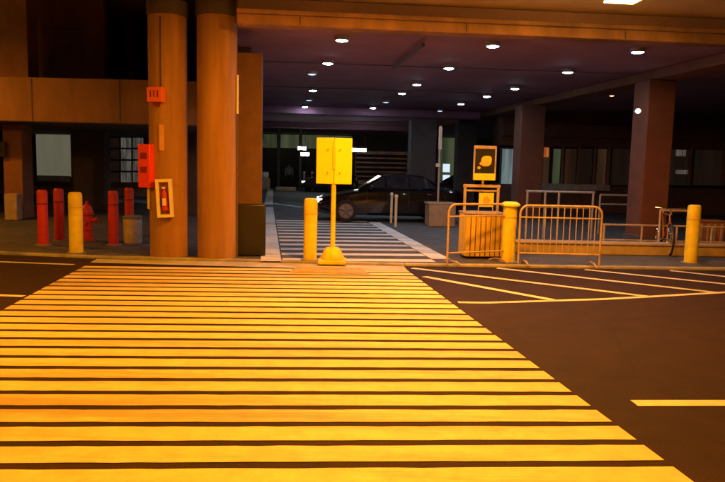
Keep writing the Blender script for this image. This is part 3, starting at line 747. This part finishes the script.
# bicycle, nose to camera
g = G(667.5, 254, PZ)
t = thing('bicycle', 'dark orange bicycle parked end on beside the right yellow bollard', 'bicycle', (g.x, g.y + .2, PZ), R(168))
wr = .32
for y, nm in ((.52, 'front_wheel'), (-.52, 'rear_wheel')):
    o = MB().torus((0, y, wr), wr - .02, .022, 'x').build(nm, 'tyre', t)
    MB().torus((0, y, wr), wr - .045, .012, 'x').build('rim', 'chrome', o)
    sp = MB()
    for i in range(14):
        a = 2 * math.pi * i / 14; sp.tube([(0, y, wr), (0, y + (wr - .05) * math.cos(a), wr + (wr - .05) * math.sin(a))], .002, 4)
    sp.cyl((-.04, y, wr), (.04, y, wr), .022); sp.build('spokes', 'chrome', o)
fb = MB()
BB, ST, HT, HB = (0, -.08, .28), (0, -.25, .78), (0, .36, .8), (0, .40, .62)
for p_, q_ in ((BB, ST), (ST, HT), (BB, HB), (HT, HB)): fb.tube([p_, q_], .02)
for s in (-1, 1):
    fb.tube([(s * .05, -.52, wr), (s * .03, -.08, .28)], .012); fb.tube([(s * .05, -.52, wr), (s * .02, -.25, .76)], .01)
fb.build('frame', 'bike_orange', t)
fk = MB()
for s in (-1, 1): fk.tube([(s * .045, .52, wr), (s * .045, .42, .6), (0, .40, .66)], .013)
fk.build('fork', 'bike_orange', t)
MB().tube([(-.29, .24, .93), (-.27, .32, .94), (-.1, .38, .92), (0, .37, .92), (.1, .38, .92), (.27, .32, .94), (.29, .24, .93)], .014).build('handlebar', 'chrome', t)
MB().tube([HT, (0, .37, .92)], .016).build('stem', 'chrome', t)
MB().add([(-.07, -.36, .87), (.07, -.36, .87), (.02, -.1, .86), (-.02, -.1, .86), (-.075, -.35, .91), (.075, -.35, .91), (.018, -.1, .885), (-.018, -.1, .885)], [(3, 2, 1, 0), (4, 5, 6, 7), (0, 1, 5, 4), (1, 2, 6, 5), (2, 3, 7, 6), (3, 0, 4, 7)]).build('saddle', 'black', t, bevel=.015)
MB().tube([ST, (0, -.28, .88)], .013).build('seat_post', 'chrome', t)
MB().lathe([(.03, 0), (.035, .03), (.0301, .06)], 14, (0, .46, .80)).build('headlight', 'chrome', t)
pd = MB(); pd.cyl((-.1, -.08, .28), (.1, -.08, .28), .015)
for s in (-1, 1):
    pd.tube([(s * .09, -.08, .28), (s * .09, -.08 + s * .12, .28 - s * .11)], .01); pd.box((s * .13, -.08 + s * .12, .28 - s * .11), (.09, .07, .02))
pd.build('crank', 'steel', t)
# panelled cabinet at right edge
g = G(714, 251, PZ)
t = thing('panelled_box', 'rust brown panelled box at the right edge behind the yellow bollard', 'box', (g.x + .1, g.y + .6, PZ), ang)
MB().box((0, 0, .3), (.62, .4, .56)).build('body', 'rust', t, bevel=.015)
MB().box((0, 0, .6), (.66, .44, .04)).build('lid', 'rust', t, bevel=.01)
rb2 = MB()
for i in (-.22, -.07, .08, .23): rb2.box((i, -.21, .3), (.05, .02, .5))
rb2.build('ribs', 'planter', t, bevel=.004)

# ------------------------------------------------------------------ planter, pole, posts
g = G(441, 227, PZ)
t = thing('planter', 'square beige concrete planter at the foot of the tall pole', 'planter', (g.x, g.y + .35, PZ), A_ST)
kw = 29 * g.y / F; kh = 22 * g.y / F
pb = MB().box((0, 0, kh / 2), (kw * .94, kw * .8, kh)); pb.build('tub', 'planter', t, bevel=.03)
rim = MB(); q = kw / 2
rim.box((0, -kw * .4 + .03, kh + .03), (kw, .08, .06)); rim.box((0, kw * .4 - .03, kh + .03), (kw, .08, .06)); rim.box((-q + .04, 0, kh + .03), (.08, kw * .8 - .14, .06)); rim.box((q - .04, 0, kh + .03), (.08, kw * .8 - .14, .06))
rim.build('rim', 'planter', t, bevel=.012)
MB().box((0, 0, kh + .004), (kw - .18, kw * .8 - .16, .02)).build('soil', 'dark_concrete', t)
zt = at(438, 125, g.y).z
t = thing('sign_pole', 'tall thin pole with narrow white blade sign rising from the planter', 'sign pole', (at(438, 200, g.y + .35).x, g.y + .35, PZ + kh), 0)
L = zt - PZ - kh
MB().cyl((0, 0, 0), (0, 0, L), .03).build('pole', 'galv', t)
MB().box((0, -.05, L - .34), (.09, .04, .62)).build('blade', 'white', t, bevel=.006)
MB().box((-.04, -.05, at(436, 165, g.y).z - PZ - kh), (.12, .03, .1)).build('plate', 'white', t, bevel=.006)
for px, lab in ((391, 'left one of the two slim pale posts beside the white line'), (395.5, 'right one of the two slim pale posts beside the white line')):
    g = G(px, 227 if px > 393 else 223, PZ)
    t = thing('slim_post', lab, 'post', (g.x, g.y, PZ), 0, 'slim posts by the white line')
    MB().cyl((0, 0, 0), (0, 0, .82), .036).build('shaft', 'cream', t)
    MB().lathe([(.045, .80), (.05, .82), (.045, .86), (.02, .885)], 16).build('cap', 'white', t)

# ------------------------------------------------------------------ cars
def car(loc, rz, label, paint, headlit=True):
    """sedan, nose toward -x, wheels on z=0"""
    t = thing('sedan_car', label, 'car', loc, rz)
    # stations: x, z_bottom, z_belt, half width
    st = [(-2.16, .34, .56, .62), (-2.1, .26, .66, .74), (-1.9, .22, .73, .82), (-1.3, .2, .84, .88), (-.75, .2, .93, .9), (.2, .2, .95, .91), (1.1, .2, .97, .9), (1.6, .22, .98, .87), (2.0, .26, .95, .8), (2.14, .34, .86, .72), (2.18, .42, .72, .66)]
    vs = []; fs = []; K = 10
    for x, zb, zt_, w in st:
        m_ = zb + (zt_ - zb) * .55
        ring = [(-w * .86, zb), (w * .86, zb), (w * .97, zb + .08), (w, m_), (w * .98, zt_ - .07), (w * .90, zt_), (w * .4, zt_ + .035), (-w * .4, zt_ + .035), (-w * .90, zt_), (-w * .98, zt_ - .07), (-w, m_), (-w * .97, zb + .08)]
        K = len(ring); vs += [(x, y, z) for y, z in ring]
    for i in range(len(st) - 1):
        for j in range(K): fs.append((i * K + j, i * K + (j + 1) % K, (i + 1) * K + (j + 1) % K, (i + 1) * K + j))
    fs += [tuple(range(K)), tuple(reversed([(len(st) - 1) * K + j for j in range(K)]))]
    MB().add(vs, fs).build('body', paint, t, bevel=.0)
    # cabin
    cs = [(-.95, .95, .95, .80, .78), (-.25, .96, 1.36, .84, .62), (.3, .97, 1.41, .85, .64), (.9, .98, 1.37, .84, .62), (1.62, .97, 1.0, .78, .7)]
    vs = []; fs = []
    for x, zb, zt_, wb_, wt in cs:
        vs += [(x, -wb_, zb - .02), (x, -wt, zt_), (x, 0, zt_ + .03), (x, wt, zt_), (x, wb_, zb - .02)]
    for i in range(len(cs) - 1):
        for j in range(4): fs.append((i * 5 + j, i * 5 + j + 1, i * 5 + j + 6, i * 5 + j + 5))
    fs += [(0, 1, 2, 3, 4), (24, 23, 22, 21, 20)]
    MB().add(vs, fs).build('cabin', paint, t)
    for s in (-1, 1):
        for pts in ([(-.72, 1.0), (-.2, 1.0), (-.2, 1.33), (-.28, 1.33)], [(-.14, 1.0), (.48, 1.0), (.48, 1.36), (-.14, 1.34)], [(.54, 1.0), (1.3, 1.01), (.98, 1.31), (.54, 1.36)]):
            q_ = []
            for x, z in pts:
                f_ = (z - .95) / .42; q_.append((x, s * (.856 - .21 * f_), z))
            MB().add(q_, [(0, 1, 2, 3)]).build('side_window', 'glass', t, smooth=False)
        MB().box((-.62, s * .93, 1.02), (.14, .16, .11)).build('mirror', paint, t, bevel=.03)
        for x in (.36, 1.12): MB().box((x, s * .905, .84), (.16, .03, .025)).build('door_handle', 'chrome', t, bevel=.008)
        for x in (-1.32, 1.3):
            o = MB().cyl((x, s * .72, .32), (x, s * .925, .32), .32, n=28).build('wheel', 'tyre', t, bevel=.03)
            rm = MB().torus((x, s * .925, .32), .2, .02, 'y', 28, 6)
            rm.cyl((x, s * .90, .32), (x, s * .928, .32), .2, n=28)
            for i in range(5):
                a = 2 * math.pi * i / 5 + .3; rm.tube([(x, s * .93, .32), (x + .2 * math.cos(a), s * .925, .32 + .2 * math.sin(a))], .03, 6)
            rm.cyl((x, s * .9, .32), (x, s * .945, .32), .05); rm.build('rim', 'alloy', o)
        MB().box((-2.06, s * .6, .6), (.2, .26, .11), s * R(18)).build('headlight', 'headlamp' if headlit else 'chrome', t, bevel=.02)
        MB().box((2.1, s * .58, .76), (.14, .28, .13), -s * R(14)).build('tail_light', 'dark_red', t, bevel=.02)
    MB().add([(-.93, -.74, .99), (-.93, .74, .99), (-.3, .58, 1.35), (-.3, -.58, 1.35)], [(0, 1, 2, 3)]).build('windscreen', 'glass', t)
    for s in (-1, 1):
        for x in (-.72, .5, 1.36): MB().box((x, s * .905, .62), (.012, .012, .58)).build('door_seam', 'black', t)
    MB().box((2.19, 0, .6), (.02, .5, .12)).build('number_plate', 'white', t, bevel=.004)
    MB().box((-2.13, 0, .42), (.08, .9, .14)).build('grille', 'black', t, bevel=.02)
    return t
g = G(390, 223, PZ)
car((at(389, 200, g.y + .95).x, g.y + .95, PZ), R(3), 'black sedan parked broadside beyond the white crossing', 'car_paint')
g = G(470, 205, PZ)
car((g.x, g.y + 2, PZ), R(6), 'dark red car parked far behind the planter', 'far_car', False)
g = G(330, 192, PZ)
car((g.x, g.y + 1, PZ), R(60), 'far car with a bright headlight behind the yellow sign', 'far_car', True)
pier(276, 279.5, 45.0, 'slim dark column left of the far standing person', 'dark_concrete', ztop=zC - .02, dd=.4)
pier(298, 301, 44.0, 'slim dark column right of the far standing person', 'dark_concrete', ztop=zC - .02, dd=.4)
g = G(270, 190, PZ); kq = g.y / F
t = thing('ticket_machine', 'tan ticket machine with a grey head at the far end of the white line', 'ticket machine', (g.x - .3, g.y, PZ))
MB().box((0, 0, 6 * kq), (9 * kq, .5, 12 * kq)).build('cabinet', 'planter', t, bevel=.05)
MB().box((0, -.02, 15 * kq), (6.5 * kq, .4, 6 * kq)).build('head', 'white', t, bevel=.08)
MB().box((0, -.225, 15.5 * kq), (4 * kq, .02, 2.6 * kq)).build('screen', 'win_grey', t)
for px, lab in ((304, 'far grey post right of the standing person'), (312, 'far grey post behind the yellow sign edge')):
    g = G(px, 190, PZ)
    t = thing('post', lab, 'post', (g.x, g.y, PZ), 0, 'far grey posts')
    MB().cyl((0, 0, 0), (0, 0, 1.1), .08).build('shaft', 'galv', t)
    MB().lathe([(.09, 1.1), (.09, 1.14), (.03, 1.2)], 12).build('cap', 'white', t)
# far kerb island
a, b = G(276, 190.5, PZ), G(296, 191, PZ)
tag(MB().box(((a.x + b.x) / 2, a.y, PZ + .12), (b.x - a.x, .4, .24)).build('parking_kerb', 'planter', bevel=.03), 'low tan concrete kerb block far down the walkway', 'kerb block')

# ------------------------------------------------------------------ far pedestrian
g = G(289, 188.5, PZ)
t = thing('person', 'person in dim purple jacket standing far down the walkway', 'person', (g.x, g.y, PZ), R(10))
def skin(name, vs, es, rad, m, parent, root=0, sub=2):
    me = bpy.data.meshes.new(name); me.from_pydata(vs, es, []); me.materials.append(M[m])
    o = bpy.data.objects.new(name, me); COL.objects.link(o); o.parent = parent
    s = o.modifiers.new('skin', 'SKIN')
    for i, r_ in enumerate(rad): me.skin_vertices[0].data[i].radius = r_ if isinstance(r_, tuple) else (r_, r_)
    me.skin_vertices[0].data[root].use_root = True
    sb = o.modifiers.new('subsurf', 'SUBSURF'); sb.levels = sub; sb.render_levels = sub
    return o
V = [(0, 0, .92), (0, 0, 1.1), (0, 0, 1.3), (0, 0, 1.42), (0, 0, 1.5), (0, -.01, 1.58), (0, -.02, 1.68),
     (-.19, 0, 1.38), (-.24, .02, 1.1), (-.25, -.06, .86), (-.25, -.08, .78), (.19, 0, 1.38), (.24, .02, 1.1), (.25, -.06, .86), (.25, -.08, .78),
     (-.1, 0, .86), (-.11, -.02, .48), (-.11, .02, .09), (-.12, -.13, .04), (.1, 0, .86), (.12, -.02, .48), (.12, .02, .09), (.13, -.13, .04)]
Eg = [(0, 1), (1, 2), (2, 3), (3, 4), (4, 5), (5, 6), (3, 7), (7, 8), (8, 9), (9, 10), (3, 11), (11, 12), (12, 13), (13, 14), (0, 15), (15, 16), (16, 17), (17, 18), (0, 19), (19, 20), (20, 21), (21, 22)]
Rd = [(.15, .1), (.14, .1), (.16, .11), (.13, .09), .055, .09, .08, .06, .048, .036, .032, .06, .048, .036, .032, .09, .06, .045, .04, .09, .06, .045, .04]
skin('body', V, Eg, Rd, 'skin', t)
skin('jacket', [(0, 0, .86), (0, 0, 1.1), (0, 0, 1.3), (0, 0, 1.42), (-.19, 0, 1.38), (-.24, .02, 1.1), (-.25, -.055, .88), (.19, 0, 1.38), (.24, .02, 1.1), (.25, -.055, .88)],
     [(0, 1), (1, 2), (2, 3), (3, 4), (4, 5), (5, 6), (3, 7), (7, 8), (8, 9)], [(.17, .125), (.16, .12), (.18, .13), (.14, .1), .075, .062, .05, .075, .062, .05], 'cloth', t)
skin('trousers', [(0, 0, .92), (-.1, 0, .84), (-.11, -.02, .48), (-.11, .02, .1), (.1, 0, .84), (.12, -.02, .48), (.12, .02, .1)], [(0, 1), (1, 2), (2, 3), (0, 4), (4, 5), (5, 6)], [(.16, .115), .105, .078, .065, .105, .078, .065], 'trousers', t)
skin('hair', [(0, .03, 1.66), (0, .01, 1.73), (0, .05, 1.6)], [(0, 1), (0, 2)], [.095, .085, .075], 'hair', t)

# ------------------------------------------------------------------ night sky and light
w = bpy.data.worlds.new('World'); sc.world = w; w.use_nodes = True
n = w.node_tree.nodes; l = w.node_tree.links
sky = n.new('ShaderNodeTexSky'); sky.sky_type = 'NISHITA'; sky.sun_disc = False; sky.sun_elevation = R(3); sky.sun_rotation = R(150)
l.new(sky.outputs['Color'], n['Background'].inputs['Color']); n['Background'].inputs['Strength'].default_value = .002
s = bpy.data.lights.new('moon', 'SUN'); s.energy = .01; s.angle = R(.5); s.color = (1, .95, .9)
so = bpy.data.objects.new('moon', s); COL.objects.link(so); so.rotation_euler = (R(70), 0, R(150))

sc.view_settings.view_transform = 'Standard'; sc.view_settings.look = 'None'; sc.view_settings.gamma = 1.0; sc.view_settings.exposure = 0.0
sc.view_settings.use_curve_mapping = False
sc.render.engine = 'CYCLES'
cy = sc.cycles
cy.use_denoising = True
try: cy.denoiser = 'OPENIMAGEDENOISE'
except Exception: pass
cy.max_bounces = 8; cy.diffuse_bounces = 5; cy.glossy_bounces = 4; cy.sample_clamp_indirect = 4.0; cy.use_light_tree = True
